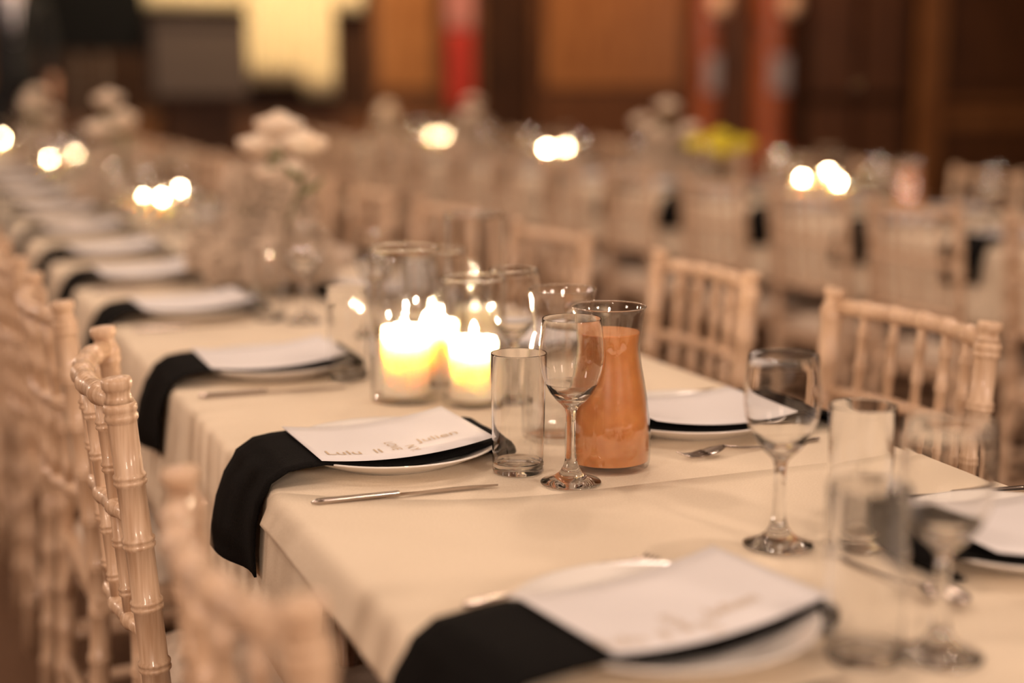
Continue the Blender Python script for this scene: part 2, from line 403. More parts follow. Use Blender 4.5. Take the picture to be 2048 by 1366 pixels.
for i in range(13):
    y = [2.77, 3.33, 3.83, 4.41, 5.02, 5.64, 6.22][i] if i < 7 else 6.22 + .6 * (i - 6)
    chair_at(2.615 + .01 * math.sin(i * 3), y, FACE_R + math.radians(2 * math.sin(i * 7)), f'limed chair with its back to us, {ORD[i]} along the near side of the second table', G)
G = 'chairs facing the camera at the second table'
for i in range(11):
    chair_at(3.655 + .01 * math.sin(i * 2), 3.77 + .6 * i + .03 * math.sin(i * 5), FACE_L + math.radians(2 * math.sin(i * 3)), f'limed chair facing us, {ORD[i]} along the far side of the second table', G)

# ------------------------------------------------------------------ place setting pieces
def make_plate():
    t = thing('dinner_plate', 'plate', 'plate')
    up = [(r * .952, z) for r, z in [(0, .0055), (.085, .0055), (.094, .0075), (.110, .0135), (.128, .0195), (.1335, .0213), (.1352, .0212)]]
    dn = [(r * .952, z) for r, z in [(.1355, .0198), (.132, .0178), (.112, .0095), (.098, .0042), (.088, .0015), (.086, 0), (.080, 0), (.078, .0015), (0, .0015)]]
    ob('dish', MB().lathe(up + dn, 72).mesh('dish', M['china']), t)
    return t
plate = Proto(make_plate())
def make_napkin(e, wd=.170):
    """folded strip: hangs over the table edge (e = plate centre to edge), crosses the plate, tucks under the inner rim"""
    P = [(-e - .020, -.112), (-e - .0215, -.08), (-e - .020, -.048), (-e - .014, -.018), (-e - .001, .008), (-e + .020, .0205), (-.128, .0238), (-.105, .0248), (-.07, .0180), (-.035, .0140), (0, .0128), (.035, .0140),
         (.07, .0180), (.105, .0248), (.120, .0255), (.129, .0235), (.1345, .0170), (.1365, .0095), (.133, .0042), (.126, .0025), (.114, .0025)]
    # resample
    Q = []
    for a, b in zip(P, P[1:]):
        for k in range(3): Q.append((a[0] + (b[0] - a[0]) * k / 3, a[1] + (b[1] - a[1]) * k / 3))
    Q.append(P[-1]); n = len(Q) - 1
    def fn(u, v):
        x, z = Q[min(n, round(u * n))]; s = v - .5
        hang = max(0, min(1, (-z) / .12))
        y = s * wd + .008 * hang
        x2 = x - hang * .020 * (v) ** 1.2 + .004 * hang * math.sin(v * 7)
        z2 = z + hang * .010 * (1 - v) + .0008 * math.sin(v * 9 + u * 14)
        y *= 1 - .26 * max(0, min(1, (x - .0) / .15))
        if hang == 0: z2 = min(z2, z)
        return (x2, y, z2)
    mb = MB().grid(fn, n, 10)
    return solid_sheet(mb.mesh('black_napkin', M['napkin']), .0030)
NAP_L, NAP_R, NAP_N = make_napkin(.17), make_napkin(.19), make_napkin(.19, .152)
def card_z(x): return .0222 + .0095 * (x / .105) ** 2 + .004 * (x / .105)
def make_card(lettered, wd=.182, dx=-.006, dy=.004):
    t = thing('menu_card', 'card', 'menu card')
    me = MB().grid(lambda u, v: ((u - .5) * .210 + dx, (v - .5) * wd + dy, card_z((u - .5) * .210)), 24, 6).mesh('sheet', M['card'])
    ob('sheet', solid_sheet(me, .0005), t)
    if lettered:
        def text(body, size, x, y, rz):
            cu = bpy.data.curves.new('lettering', 'FONT'); cu.body = body; cu.size = size; cu.align_x = 'CENTER'; cu.align_y = 'CENTER'; cu.resolution_u = 3
            o = bpy.data.objects.new('lettering', cu); C.objects.link(o)
            dg = bpy.context.evaluated_depsgraph_get(); me = bpy.data.meshes.new_from_object(o.evaluated_get(dg)); bpy.data.objects.remove(o)
            c, s = math.cos(rz), math.sin(rz)
            for v in me.vertices:
                a, b = v.co.x, v.co.y; px, py = x + a * c - b * s, y + a * s + b * c; v.co = (px, py, card_z(px - dx) + .0007)
            me.materials.append(M['ink']); ob('lettering', me, t)['label'] = 'tan printed lettering'
        text('Lulu  ll', .026, -.062, -.050, 0)
        text('LOVE', .017, -.010, -.034, -PI / 2); text('N.Y.', .017, .008, -.056, -PI / 2)
        text('Julien', .024, .048, -.030, 0)
    return t
card = Proto(make_card(False)); card_l = Proto(make_card(True)); card_n = Proto(make_card(True, .152, .010, .004))
def make_knife():
    t = thing('table_knife', 'knife', 'knife')
    def hd(u, v):
        g = 2 * PI * v; x = u * .098; r = .0040 - .0008 * u; e = min(1, u * 14 + .35)
        cs, sn = math.cos(g), math.sin(g)
        return (x, math.copysign(abs(cs) ** .5, cs) * (r + .0006) * e, .0034 + math.copysign(abs(sn) ** .5, sn) * .0032 * e)
    ob('handle', MB().grid(hd, 14, 20).add([(0, 0, .0034)], []).mesh('handle', M['steel']), t)
    b = MB(); prof = [(.096, .0030, .0026), (.110, .0048, .0022), (.135, .0078, .0018), (.165, .0085, .0016), (.190, .0075, .0014), (.206, .0045, .0012), (.213, .0008, .0010)]
    v = []; f = []
    for x, wd, th_ in prof: v += [(x, -.003, .0012), (x, -.003 + wd * 1.25, .0016), (x, -.003 + wd * 1.25, .0022), (x, -.003, .0026 + th_)]
    for i in range(len(prof) - 1):
        for k in range(4): l = (k + 1) % 4; f.append((i * 4 + k, i * 4 + l, i * 4 + 4 + l, i * 4 + 4 + k))
    f += [(0, 1, 2, 3), (24, 25, 26, 27)]
    ob('blade', b.add(v, f).mesh('blade', M['steel'], False), t)
    return t
knife = Proto(make_knife())
def make_fork():
    t = thing('table_fork', 'fork', 'fork')
    def hd(u, v):
        x = u * .150; hw = .0050 - .0030 * min(1, u * 1.5) + .0006 * max(0, u - .7) * 3; z = .0022 + .010 * max(0, (u - .55) / .45) ** 2 * .8; g = 2 * PI * v
        e = min(1, u * 16 + .3); return (x, math.cos(g) * hw * e, z + math.sin(g) * .0016)
    ob('handle', MB().grid(hd, 20, 12).mesh('handle', M['steel']), t)
    def head(u, v):
        x = .148 + u * .030; hw = .0030 + .0085 * math.sin(min(1, u * 1.4) * PI / 2); return (x, (v - .5) * 2 * hw, .0102 - .006 * u + .001)
    ob('neck', solid_sheet(MB().grid(head, 8, 6).mesh('neck', M['steel']), .0016), t)
    for k in range(4):
        y = (k - 1.5) * .0063
        ob('tine', MB().sweep([(.176, y, .0055), (.190, y, .0035), (.204, y * .95, .0045), (.213, y * .92, .0085)], [.0017, .0016, .0013, .0006], 8).mesh('tine', M['steel']), t)
    return t
fork = Proto(make_fork())
def make_spoon():
    t = thing('dessert_spoon', 'spoon', 'spoon')
    ob('handle', MB().grid(lambda u, v: (u * .118, math.cos(2 * PI * v) * (.0045 - .0025 * u), .002 + .006 * u * u + math.sin(2 * PI * v) * .0013), 14, 10).mesh('handle', M['steel']), t)
    ob('bowl', solid_sheet(MB().grid(lambda u, v: (.142 - .026 * math.cos(PI * u), .017 * math.sin(PI * u) * (2 * v - 1), .002 + .007 * (1 - math.sin(PI * u) * (1 - (2 * v - 1) ** 2))), 14, 8).mesh('bowl', M['steel']), .0012), t)
    return t
def orient2(me):
    bm = bmesh.new(); bm.from_mesh(me)
    if sum(f.normal.z * f.calc_area() for f in bm.faces) < 0: bmesh.ops.reverse_faces(bm, faces=list(bm.faces))
    bm.to_mesh(me); bm.free(); me.polygons.foreach_set('use_smooth', [True] * len(me.polygons)); return me
def make_wine(solid):
    t = thing('wine_glass', 'glass', 'wine glass'); g = M['glass']
    foot = [(0, .0012), (.022, .0006), (.0325, .0), (.0342, .0008), (.0345, .0022), (.033, .0034), (.026, .0052), (.0185, .0088), (.0125, .0140), (.0088, .0205), (.0070, .0270)]
    stem = [(.0070, .0270), (.0058, .036), (.0052, .050), (.0052, .070), (.0058, .080), (.0075, .0865)]
    base = [(.0075, .0865), (.0115, .0912), (.0175, .0965), (.0245, .1055), (.0305, .1165)]
    inner = [(.0296, .1165), (.0235, .1078), (.016, .1018), (.008, .0994), (0, .0988)]
    wall = [(.0305, .1165), (.0347, .129), (.0367, .142), (.0369, .150), (.0360, .163), (.0345, .178), (.0334, .1888), (.0333, .1893), (.0330, .1896),
            (.0327, .1894), (.0326, .1889), (.0338, .178), (.0353, .163), (.0362, .150), (.0360, .142), (.0340, .1292), (.0297, .1165)]
    ob('foot', orient(MB().lathe(foot, 56).raw('foot', g), foot), t); ob('stem', orient(MB().lathe(stem, 56).raw('stem', g), stem), t)
    ob('bowl_base', orient(MB().lathe(base, 56).raw('bowl_base', g), base), t); ob('bowl_floor', orient2(MB().lathe(inner, 56).raw('bowl_floor', g)), t)
    ob('bowl', orient(MB().lathe(wall, 56).raw('bowl', g if solid else M['thin']), wall), t)
    return t
def orient(me, prof):
    """lathe profiles run bottom centre -> outside -> top -> inside: flip so that normals point out of the glass"""
    bm = bmesh.new(); bm.from_mesh(me)
    # test on the outermost ring of faces
    fo = max(bm.faces, key=lambda f: math.hypot(f.calc_center_median().x, f.calc_center_median().y)); c = fo.calc_center_median()
    if fo.normal.x * c.x + fo.normal.y * c.y < 0: bmesh.ops.reverse_faces(bm, faces=list(bm.faces))
    bm.to_mesh(me); bm.free(); me.polygons.foreach_set('use_smooth', [True] * len(me.polygons)); return me
wine = Proto(make_wine(True)); wine_far = Proto(make_wine(False))
def make_tumbler(solid):
    t = thing('highball_glass', 'glass', 'tumbler'); g = M['glass']
    base = [(0, .0010), (.020, .0006), (.0265, .0), (.0290, .0010), (.0298, .0035), (.0300, .0130)]
    inner = [(.0283, .0140), (.0265, .0115), (.018, .0103), (0, .0100)]
    wall = [(.0300, .0130), (.0306, .050), (.0314, .100), (.0321, .1398), (.0320, .1405), (.0316, .1410), (.0312, .1410), (.0309, .1405), (.0308, .1398), (.0302, .100), (.0294, .050), (.0288, .0140)]
    ob('base', orient(MB().lathe(base, 56).raw('base', g), base), t)
    ob('inner_base', orient2(MB().lathe(inner, 56).raw('inner_base', g)), t)
    ob('wall', orient(MB().lathe(wall, 56).raw('wall', g if solid else M['thin']), wall), t)
    return t
tumbler = Proto(make_tumbler(True)); tumbler_far = Proto(make_tumbler(False))
CAR = [(.0455, .0), (.0492, .0025), (.0506, .009), (.0510, .025), (.0506, .042), (.0488, .062), (.0460, .083), (.0425, .103), (.0390, .121), (.0369, .137), (.0367, .145), (.0376, .156), (.0395, .170), (.0415, .182), (.0432, .1900)]
def make_carafe(juice):
    t = thing('glass_carafe', 'carafe', 'carafe')
    wall = [(0, .0012)] + CAR + [(.0432, .1908), (.0424, .1910), (.0418, .1902)] + [(r - .0016, z) for r, z in CAR[::-1][1:-2]] + [(.042, .0062), (0, .0055)]
    ob('body', orient(MB().lathe(wall, 64).raw('body', M['thin']), wall), t)
    ob('rim', MB().lathe([(.0434, .1898), (.0440, .1906), (.0434, .1914), (.0424, .1914), (.0418, .1906), (.0424, .1898)], 64).mesh('rim', M['glass']), t)
    if juice:
        top = .1612
        jp = [(0, .0060), (.0415, .0066)] + [(r - .0019, z) for r, z in CAR if .008 < z < top] + [(.0363, top - .001), (.0356, top), (0, top - .0006)]
        ob('juice', MB().lathe(jp, 64).mesh('juice', M['juice']), t)['label'] = 'cloudy orange juice filling most of the carafe'
    return t
carafe_j = Proto(make_carafe(True)); carafe_e = Proto(make_carafe(False))
def setting(i, x, y, side, lab, groups, lettered=False, cutlery=True, wn=None, tb=None, z=TOP + .001, rot=0.0, narrow=False):
    """one cover: plate, napkin, card, fork, knife, wine glass, tumbler; side -1 sits at low x"""
    base = (0 if side < 0 else PI) + rot; s = 1 if side < 0 else -1
    def W(lx, ly, lz=0):
        c, q = math.cos(base), math.sin(base); return (x + lx * c - ly * q, y + lx * q + ly * c, z + lz)
    plate.put(W(0, 0), base, f'white dinner plate, {lab}', 'dinner plates ' + groups)
    n = ob('black_napkin', (NAP_L if not narrow else NAP_N) if side < 0 else NAP_R, None, W(0, 0), base)
    tag(n, f'black napkin strip, {lab}', 'napkin', 'black napkins ' + groups)
    (card_n if narrow else card_l if lettered else card).put(W(0, 0), base + rot * .3, f'white menu card, {lab}', 'menu cards ' + groups)
    if cutlery:
        knife.put(W(-.145, -.165), base - .03 + rot, f'steel knife, {lab}', 'knives ' + groups)
        fork.put(W(-.113, .135), base + .1, f'steel fork, {lab}', 'forks ' + groups)
    a = wn if wn else W(.15, -.2)[:2]; b = tb if tb else W(.116, -.13)[:2]
    (wine if i < 2 and 'second' not in groups else wine_far).put((a[0], a[1], z), 0, f'empty wine glass, {lab}', 'wine glasses ' + groups)
    (tumbler if i < 3 and 'second' not in groups else tumbler_far).put((b[0], b[1], z), 0, f'empty tumbler, {lab}', 'tumblers ' + groups)

# near side of the candle table
ly = [1.032, 1.683, 2.275, 2.90, 3.44, 3.95, 4.55, 5.15, 5.75, 6.35, 6.95, 7.55, 8.15]
wn = [(.748, .906), (.701, 1.492), (.700, 2.06), (.723, 2.718)]; tb = [(.690, .925), (.666, 1.562), (.643, 2.169), None]
for i, y in enumerate(ly):
    lab = ['at the near cover lowest in the picture', 'at the sharply focused cover with the knife', 'at the near cover behind the focused one'][i] if i < 3 else f'{ORD[i]} cover along the near side of the candle table'
    setting(i, .551 if i else .568, y, -1, lab, 'on the near side of the candle table', i < 2, i < 5, wn[i] if i < 4 else None, tb[i] if i < 4 else None, TOP + (.0034 if i == 0 else .0012), math.radians([6, 0, -1, 1, 0, 2, -1, 0, 1, 0][i % 10]), i == 0)
# far side of the candle table
ry2 = [1.10, 1.69, 2.33, 2.98, 3.62, 4.25, 4.87, 5.48, 6.1, 6.7, 7.3, 7.9, 8.5, 9.1, 9.7]
wr = [(.787, 1.198), (.812, 1.92), (.80, 2.52), (.80, 3.17)]; tr = [(.858, 1.167), (.90, 1.865), (.87, 2.49), (.87, 3.14)]
for i, y in enumerate(ry2):
    lab = ['at the far-side cover cut by the frame edge', 'at the far-side cover behind the juice carafe'][i] if i < 2 else f'{ORD[i]} cover along the far side of the candle table'
    setting(i, 1.0 if i == 0 else .965, y, 1, lab, 'on the far side of the candle table', False, i < 4, wr[i] if i < 4 else None, tr[i] if i < 4 else None, TOP + (.0034 if i == 0 else .0012), math.radians([-3, 0, 1, 0, -1][i % 5]))
sp = make_spoon(); sp.location = (.815, 1.145, TOP + .0034); sp.rotation_euler = (0, 0, math.radians(-83)); sp['label'] = 'dessert spoon lying crosswise above the far-side cover cut by the frame'
carafe_j.put((.775, 1.548, TOP + .001), 0, 'glass carafe of orange juice behind the sharp wine glass', 'carafes of orange juice')
carafe_e.put((.785, 1.70, TOP + .001), .3, 'empty glass carafe behind the juice carafe', 'empty carafes')
# second table
for i in range(12):
    y = [3.30, 3.80, 4.34, 4.95, 5.47, 6.05][i] if i < 6 else 6.05 + .6 * (i - 5)
    setting(i, 2.92, y, -1, f'{ORD[i]} cover on the near side of the second table', 'on the near side of the second table', False, False)
for i in range(11):
    setting(i, 3.325, 3.5 + .6 * i, 1, f'{ORD[i]} cover on the far side of the second table', 'on the far side of the second table', False, False)
carafe_j.put((3.10, 4.02, TOP + .001), 0, 'carafe of orange juice on the second table', 'carafes of orange juice')

# ------------------------------------------------------------------ candles in cylinders
def vase_mesh(h, r=.050, m='thin'):
    p = [(0, .0005), (r - .004, .0), (r - .0005, .0015), (r, .005), (r, h - .0045), (r - .0027, h - .0045), (r - .0028, h - .006), (r - .0028, .011), (r - .007, .0085), (0, .008)]
    return orient(MB().lathe(p, 56).raw('cylinder', M[m]), p)
def make_vase(h, r):
    t = thing('glass_cylinder', 'vase', 'candle holder')
    ob('cylinder', vase_mesh(h, r, 'glass' if h == .236 else 'thin'), t)
    ob('rim', MB().lathe([(r - .0030, h - .004), (r - .0034, h - .001), (r - .0031, h + .0008), (r - .0024, h + .0018), (r - .0012, h + .0022), (r, h + .0018), (r + .0006, h + .0008), (r + .0008, h - .001), (r + .0003, h - .004), (r - .0030, h - .004)], 56).mesh('rim', M['glass']), t)
    return t
def make_candle(h, r, near=True):
    q = 0 if near else .011
    t = thing('pillar_candle', 'candle', 'candle')
    wax = [(0, 0), (r - .002, 0), (r, .002), (r, h - .004), (r - .0015, h - .0008), (r - .004, h), (r - .0065, h - .002), (r - .0085, h - .012 + q * .6), (r - .0125, h - .0185 + q), (.010, h - .0205 + q), (0, h - .021 + q)]
    ob('wax_pillar', MB().lathe(wax, 40).mesh('wax_pillar', M['wax']), t)
    wk = ob('wick', MB().sweep([(0, 0, h - .0215 + q), (.0006, 0, h - .014 + q), (.0016, .0004, h - .009 + q)], [.0009, .0009, .0006], 8).mesh('wick', M['wick']), t)
    z = h - .015 + q
    k = 1 if near else .75
    fl = [(r * k, z + (q2 - z) * k) for r, q2 in [(0, z), (.0028, z + .0025), (.0048, z + .0075), (.0054, z + .011), (.0048, z + .015), (.0032, z + .020), (.0014, z + .024), (0, z + .026)]]
    ob('flame', MB().lathe(fl, 14).mesh('flame', M['flame'] if near else M['flame_far']), t)['label'] = 'burning candle flame'
    return t
V = {h: Proto(make_vase(h, r)) for h, r in ((.218, .0505), (.236, .048), (.178, .046), (.20, .047))}
CD = {h: Proto(make_candle(h, .034)) for h in (.097, .085, .076)}; CDF = {h: Proto(make_candle(h, .034, False)) for h in (.097, .085, .076)}
def lit(x, y, hv, hc, what, grp):
    V[hv].put((x, y, TOP + .001), 0, f'glass cylinder, {what}', 'candle cylinders ' + grp)
    (CD if y < 2.5 else CDF)[hc].put((x, y, TOP + .0095), 0, f'burning cream candle, {what}', 'pillar candles ' + grp)
g1 = 'in the cluster by the juice carafe'
lit(.675, 1.991, .218, .097, 'on the near side of the cluster by the carafes', g1)
lit(.755, 1.930, .178, .085, 'shortest cylinder, closest to the carafes', g1)
lit(.757, 2.092, .20, .085, 'middle one half hidden in the carafe cluster', g1)
lit(.887, 2.26, .236, .076, 'tallest cylinder, at the back of the carafe cluster', g1)

g2 = 'in the second cluster of the candle table'
lit(.73, 4.57, .178, .085, 'first of the second cluster on the candle table', g2)
lit(.80, 4.665, .20, .076, 'hidden one of the second cluster on the candle table', g2)
lit(.87, 4.735, .218, .097, 'third of the second cluster on the candle table', g2)
g3 = 'in the third cluster of the candle table'
lit(.71, 6.96, .178, .085, 'first of the third cluster on the candle table', g3)
lit(.86, 7.28, .20, .085, 'second of the third cluster on the candle table', g3)
g4 = 'at the far end of the candle table'
lit(.69, 9.40, .178, .085, 'alone at the far end of the candle table', g4)
g5 = 'in the first cluster of the second table'
lit(3.04, 4.55, .178, .085, 'first of the brightest cluster on the second table', g5)
lit(3.12, 4.44, .178, .076, 'low one of the brightest cluster on the second table', g5)
lit(3.24, 4.68, .20, .097, 'third of the brightest cluster on the second table', g5)
g6 = 'in the second cluster of the second table'
lit(3.13, 6.98, .178, .085, 'first of the middle pair on the second table', g6)
lit(3.28, 7.07, .20, .085, 'second of the middle pair on the second table', g6)
g7 = 'in the third cluster of the second table'
lit(3.17, 8.78, .178, .085, 'first of the far pair on the second table', g7)
lit(3.29, 8.90, .20, .085, 'second of the far pair on the second table', g7)

# ------------------------------------------------------------------ flower arrangements
OCT = [(1, 0, 0), (-1, 0, 0), (0, 1, 0), (0, -1, 0), (0, 0, 1), (0, 0, -1)]
OCF = [(0, 2, 4), (2, 1, 4), (1, 3, 4), (3, 0, 4), (2, 0, 5), (1, 2, 5), (3, 1, 5), (0, 3, 5)]
def gyp_mesh(n, ax, ay, az, z0, seed):
    rnd = random.Random(seed); v = []; f = []; sv = MB()
    for k in range(n):
        while True:
            p = (rnd.uniform(-1, 1), rnd.uniform(-1, 1), rnd.uniform(0, 1)); q = p[0] ** 2 + p[1] ** 2 + p[2] ** 2
            lump = .80 + .20 * math.sin(p[0] * 7 + seed) * math.sin(p[1] * 8 + 2) + .12 * math.sin(p[2] * 9)
            if .12 < q < lump ** 2: break
        c = (p[0] * ax, p[1] * ay, z0 + p[2] * az); r = rnd.uniform(.0036, .0066); n0 = len(v)
        v += [(c[0] + a * r, c[1] + b * r, c[2] + d * r * .8) for a, b, d in OCT]; f += [(a + n0, b + n0, d + n0) for a, b, d in OCF]
        if k % 9 == 0: sv.sweep([(0, 0, z0 * .5), (c[0] * .5, c[1] * .5, (c[2] + z0) * .5), c], [.0013, .001, .0006], 4)
    mb = MB().add(v, f)
    return mb.raw('gypsophila', M['bloom'], False), sv.mesh('gypsophila_stem', M['gyp_stem'])
def rose_mesh(m, R=.045, seed=1, lay=5):
    rnd = random.Random(seed); mb = MB()
    for L in range(lay):
        r = R * (.22 + .78 * L / (lay - 1)); n = 3 + L
        for k in range(n):
            g0 = 2 * PI * k / n + L * .7 + rnd.uniform(-.1, .1); wdt = 2 * PI / n * 1.35
            h = R * (1.02 - .05 * L)
            def fn(u, v, r=r, g0=g0, wdt=wdt, h=h, L=L):
                g = g0 + (v - .5) * wdt * (.55 + .45 * math.sin(PI * min(1, u * .7 + .15)))
                rr = r * math.sin(PI * (.10 + .62 * u))
                z = -R * .55 + h * (1.15 * u - .10 * u * u) - (.010 * L / (lay - 1)) * max(0, u - .8) * 5 - .25 * h * (2 * v - 1) ** 2 * u * .5
                return (rr * math.cos(g), rr * math.sin(g), z)
            mb.grid(fn, 6, 4)
    return solid_sheet(mb.raw('rose', m), .0008)
def leaf_mesh():
    me = MB().grid(lambda u, v: ((v - .5) * .036 * math.sin(PI * min(1, .08 + u)), u * .055, .02 * u * u + .006 * abs(2 * v - 1)), 8, 4).mesh('leaf', M['leaf'])
    return solid_sheet(me, .0006)
ROSE = [rose_mesh(M['rose'], .052, 1), rose_mesh(M['rose'], .047, 2)]; YEL = rose_mesh(M['yellow'], .052, 5, 6); LEAF = leaf_mesh()
GYP = [gyp_mesh(11000, .17, .27, .25, .03, 4), gyp_mesh(8000, .15, .21, .21, .03, 8)]
BOWL = orient(MB().lathe([(0, .0005), (.045, 0), (.062, .02), (.068, .05), (.060, .075), (.057, .075), (.064, .05), (.058, .022), (.042, .006), (0, .005)], 40).raw('bowl', M['thin']), [(0, 0)])
def arrangement(x, y, roses, label, gi=1, sc_=1.0, yellow=()):
    t = thing('flower_arrangement', label, 'flowers', (x, y, TOP + .001), 0, 'flower arrangements down the tables')
    ob('bowl', BOWL, t)
    gm, sm = GYP[gi]; g = ob('gypsophila', gm, t); g['kind'] = 'stuff'; g['label'] = 'mass of tiny off-white blooms'; g.scale = (sc_,) * 3
    s = ob('gypsophila_stem', sm, t); s['kind'] = 'stuff'; s.scale = (sc_,) * 3
    for i, (rx, rwy, rz) in enumerate(list(roses) + list(yellow)):
        yl = i >= len(roses)
        r = ob('yellow_bloom' if yl else 'rose', YEL if yl else ROSE[i % 2], t, (rx, rwy, rz + .012)); r.rotation_euler = (rx * 2, -rwy * .6 + .25 * math.sin(i * 3), i * 1.3)
        if yl: r['label'] = 'bright yellow bloom'
        ob('stem', MB().sweep([(rx * .15, rwy * .15, .02), (rx * .7, rwy * .7, rz * .6), (rx, rwy, rz - .045)], [.003, .0028, .0025], 8).mesh('stem', M['leaf']), t)
        for k in range(2):
            l = ob('leaf', LEAF, t, (rx * .9, rwy * .9, rz - .07 - .03 * k)); l.rotation_euler = (.3, .2 * k, i * 2.1 + k * 2.6)
arrangement(.77, 3.22, [(.02, -.08, .345), (.02, -.28, .315), (.0, .0, .300), (.04, .02, .25), (.02, -.06, .245)], 'tall arrangement of cream roses over gypsophila beyond the carafe candles', 0)
arrangement(.77, 5.40, [(0, .10, .37), (.02, -.10, .31), (-.05, .0, .27), (.05, .12, .28)], 'cream rose and gypsophila arrangement behind the second candle cluster', 1)
arrangement(.77, 7.95, [(.0, .05, .37), (-.05, -.08, .30), (.06, .10, .27), (-.02, .2, .33)], 'cream rose arrangement before the black-suited person', 1)
arrangement(3.13, 5.72, [(.0, .0, .325), (-.06, .12, .26), (-.02, .05, .22), (.06, -.08, .23)], 'tall cream rose arrangement on the second table beside yellow blooms', 1)
arrangement(3.13, 8.00, [(.0, .0, .315), (.05, .1, .25), (-.06, -.08, .24)], 'cream rose arrangement on the second table below the red fabric', 1)
arrangement(3.13, 9.55, [(.0, .0, .26), (.06, .1, .20), (-.05, -.08, .22)], 'low pale arrangement at the far end of the second table', 1, .9)
yb = thing('yellow_bouquet', 'bright yellow bouquet beside the tall cream roses on the second table', 'flowers', (3.13, 5.27, TOP + .001))
ob('vase', orient(MB().lathe([(0, .0005), (.026, 0), (.03, .01), (.024, .08), (.028, .12), (.0265, .12), (.0225, .08), (.028, .012), (0, .006)], 32).raw('vase', M['thin']), [(0, 0)]), yb)
for i, (a, b, z) in enumerate([(-.075, .05, .20), (0, 0, .225), (.075, -.04, .195), (.03, .07, .185), (-.04, -.06, .18)]):
    r = ob('yellow_bloom', YEL, yb, (a, b, z)); r.rotation_euler = (b * 3, a * 3, i)
    ob('stem', MB().sweep([(0, 0, .012), (a * .3, b * .3, .11), (a, b, z - .02)], [.003, .003, .0025], 8).mesh('stem', M['leaf']), yb)

# ------------------------------------------------------------------ end of the hall: drape, lectern, screen, columns, fabric
def drape_mesh(name, x0, x1, z0, z1, y, m, n=9, amp=.03, swag=0.0):
    me = MB().grid(lambda u, v: (x0 + (x1 - x0) * u, y + amp * math.sin(u * n * 2 * PI) * (.5 + .5 * (1 - v)), z0 + (z1 - z0) * v - swag * (1 - v) * (1 if u > .62 else 0)), 90, 10).mesh(name, m)
    return solid_sheet(me, .004)
cd_ = thing('cream_drape', 'cream stage drape glowing under a lamp behind the lectern', 'curtain', (0, 0, 0))
ob('curtain_panel', drape_mesh('curtain_panel', 2.86, 3.60, 1.17, 2.95, 12.36, M['cream'], 6, .035, .11), cd_)
ob('valance', drape_mesh('valance', 2.05, 3.88, 1.76, 3.0, 12.44, M['cream'], 14, .025), cd_)
ob('curtain_rod', MB().sweep([(1.95, 12.40, 3.0), (3.98, 12.40, 3.0)], [.018, .018], 12).mesh('curtain_rod', M['steel']), cd_)
for x in (2.02, 3.9): ob('bracket', MB().box(x - .015, x + .015, 12.40, Y1 - .001, 2.985, 3.015).mesh('bracket', M['steel'], False), cd_)
le = thing('lectern', 'boxy grey-brown lectern on the stage in front of the cream drape', 'lectern', (2.235, 11.3, .30))
ob('cabinet', MB().box(-.345, .345, -.18, .20, .78, 1.30).mesh('cabinet', M['greybox'], False, .012), le)
ob('top', MB().box(-.36, .36, -.20, .22, 1.30, 1.335).mesh('top', M['greybox'], False, .008), le)
ob('pedestal', MB().box(-.26, .26, -.12, .14, .05, .78).mesh('pedestal', M['wood_deep'], False, .008), le)
ob('base', MB().box(-.34, .34, -.2, .22, 0, .05).mesh('base', M['wood_deep'], False, .008), le)
sn = thing('display_screen', 'wide black display screen on two thin legs left dark beside the lectern', 'screen', (1.48, 11.35, .30))
ob('panel', MB().box(-.39, .39, -.03, .03, 1.10, 1.75).mesh('panel', M['black'], False, .006), sn)
for x in (-.09, .08):
    ob('leg', MB().sweep([(x, 0, .03), (x, 0, 1.10)], [.022, .022], 12).mesh('leg', M['greybox']), sn)
ob('foot', MB().box(-.3, .3, -.2, .2, 0, .03).mesh('foot', M['black'], False, .006), sn)
rf = thing('hanging_fabric', 'narrow red fabric, pink at its top, hanging on the dark wood wall', 'fabric', (4.78, 12.5, 0))
ob('red_panel', drape_mesh('red_panel', -.135, .125, .93, 1.62, 0, M['red'], 2, .02), rf)
ob('pink_panel', drape_mesh('pink_panel', -.14, .13, 1.62, 2.4, 0, M['pink'], 2, .02), rf)
ob('hanging_rail', MB().sweep([(-.17, .0, 2.41), (.16, .0, 2.41)], [.014, .014], 10).mesh('hanging_rail', M['steel']), rf)
for x in (-.12, .11): ob('bracket', MB().box(x - .01, x + .01, 0, .099, 2.40, 2.42).mesh('bracket', M['steel'], False), rf)
def column(x, r, label):
    t = thing('wooden_column', label, 'column', (x, Y1 - .02, 0))
    def half(p): 
        v = []; mb = MB().lathe(p, 40); return mb
    ob('plinth', MB().box(-r * 1.3, r * 1.3, -r * 1.3, .018, 0, .5).mesh('plinth', M['column'], False, .015), t)
    ob('shaft', half([(r * 1.1, .5), (r * 1.15, .54), (r * 1.02, .58), (r, .64), (r, 3.3), (r * 1.05, 3.34)]).mesh('shaft', M['column']), t)
    ob('capital', MB().box(-r * 1.25, r * 1.25, -r * 1.25, .018, 3.34, 3.69).mesh('capital', M['column'], False, .015), t)
    ob('reflection', MB().box(-r * .55, r * .55, -r * 1.04, -r * .9, 1.08, 1.42).mesh('reflection', M['reflection_blue'], False, .006), t)  # pale panel that paints in a bluish reflection on the polished shaft
    return t
column(7.29, .125, 'slimmer polished red-brown column with a painted pale plaque')
column(8.0, .175, 'wider polished red-brown column with a painted pale plaque beside the dark door')
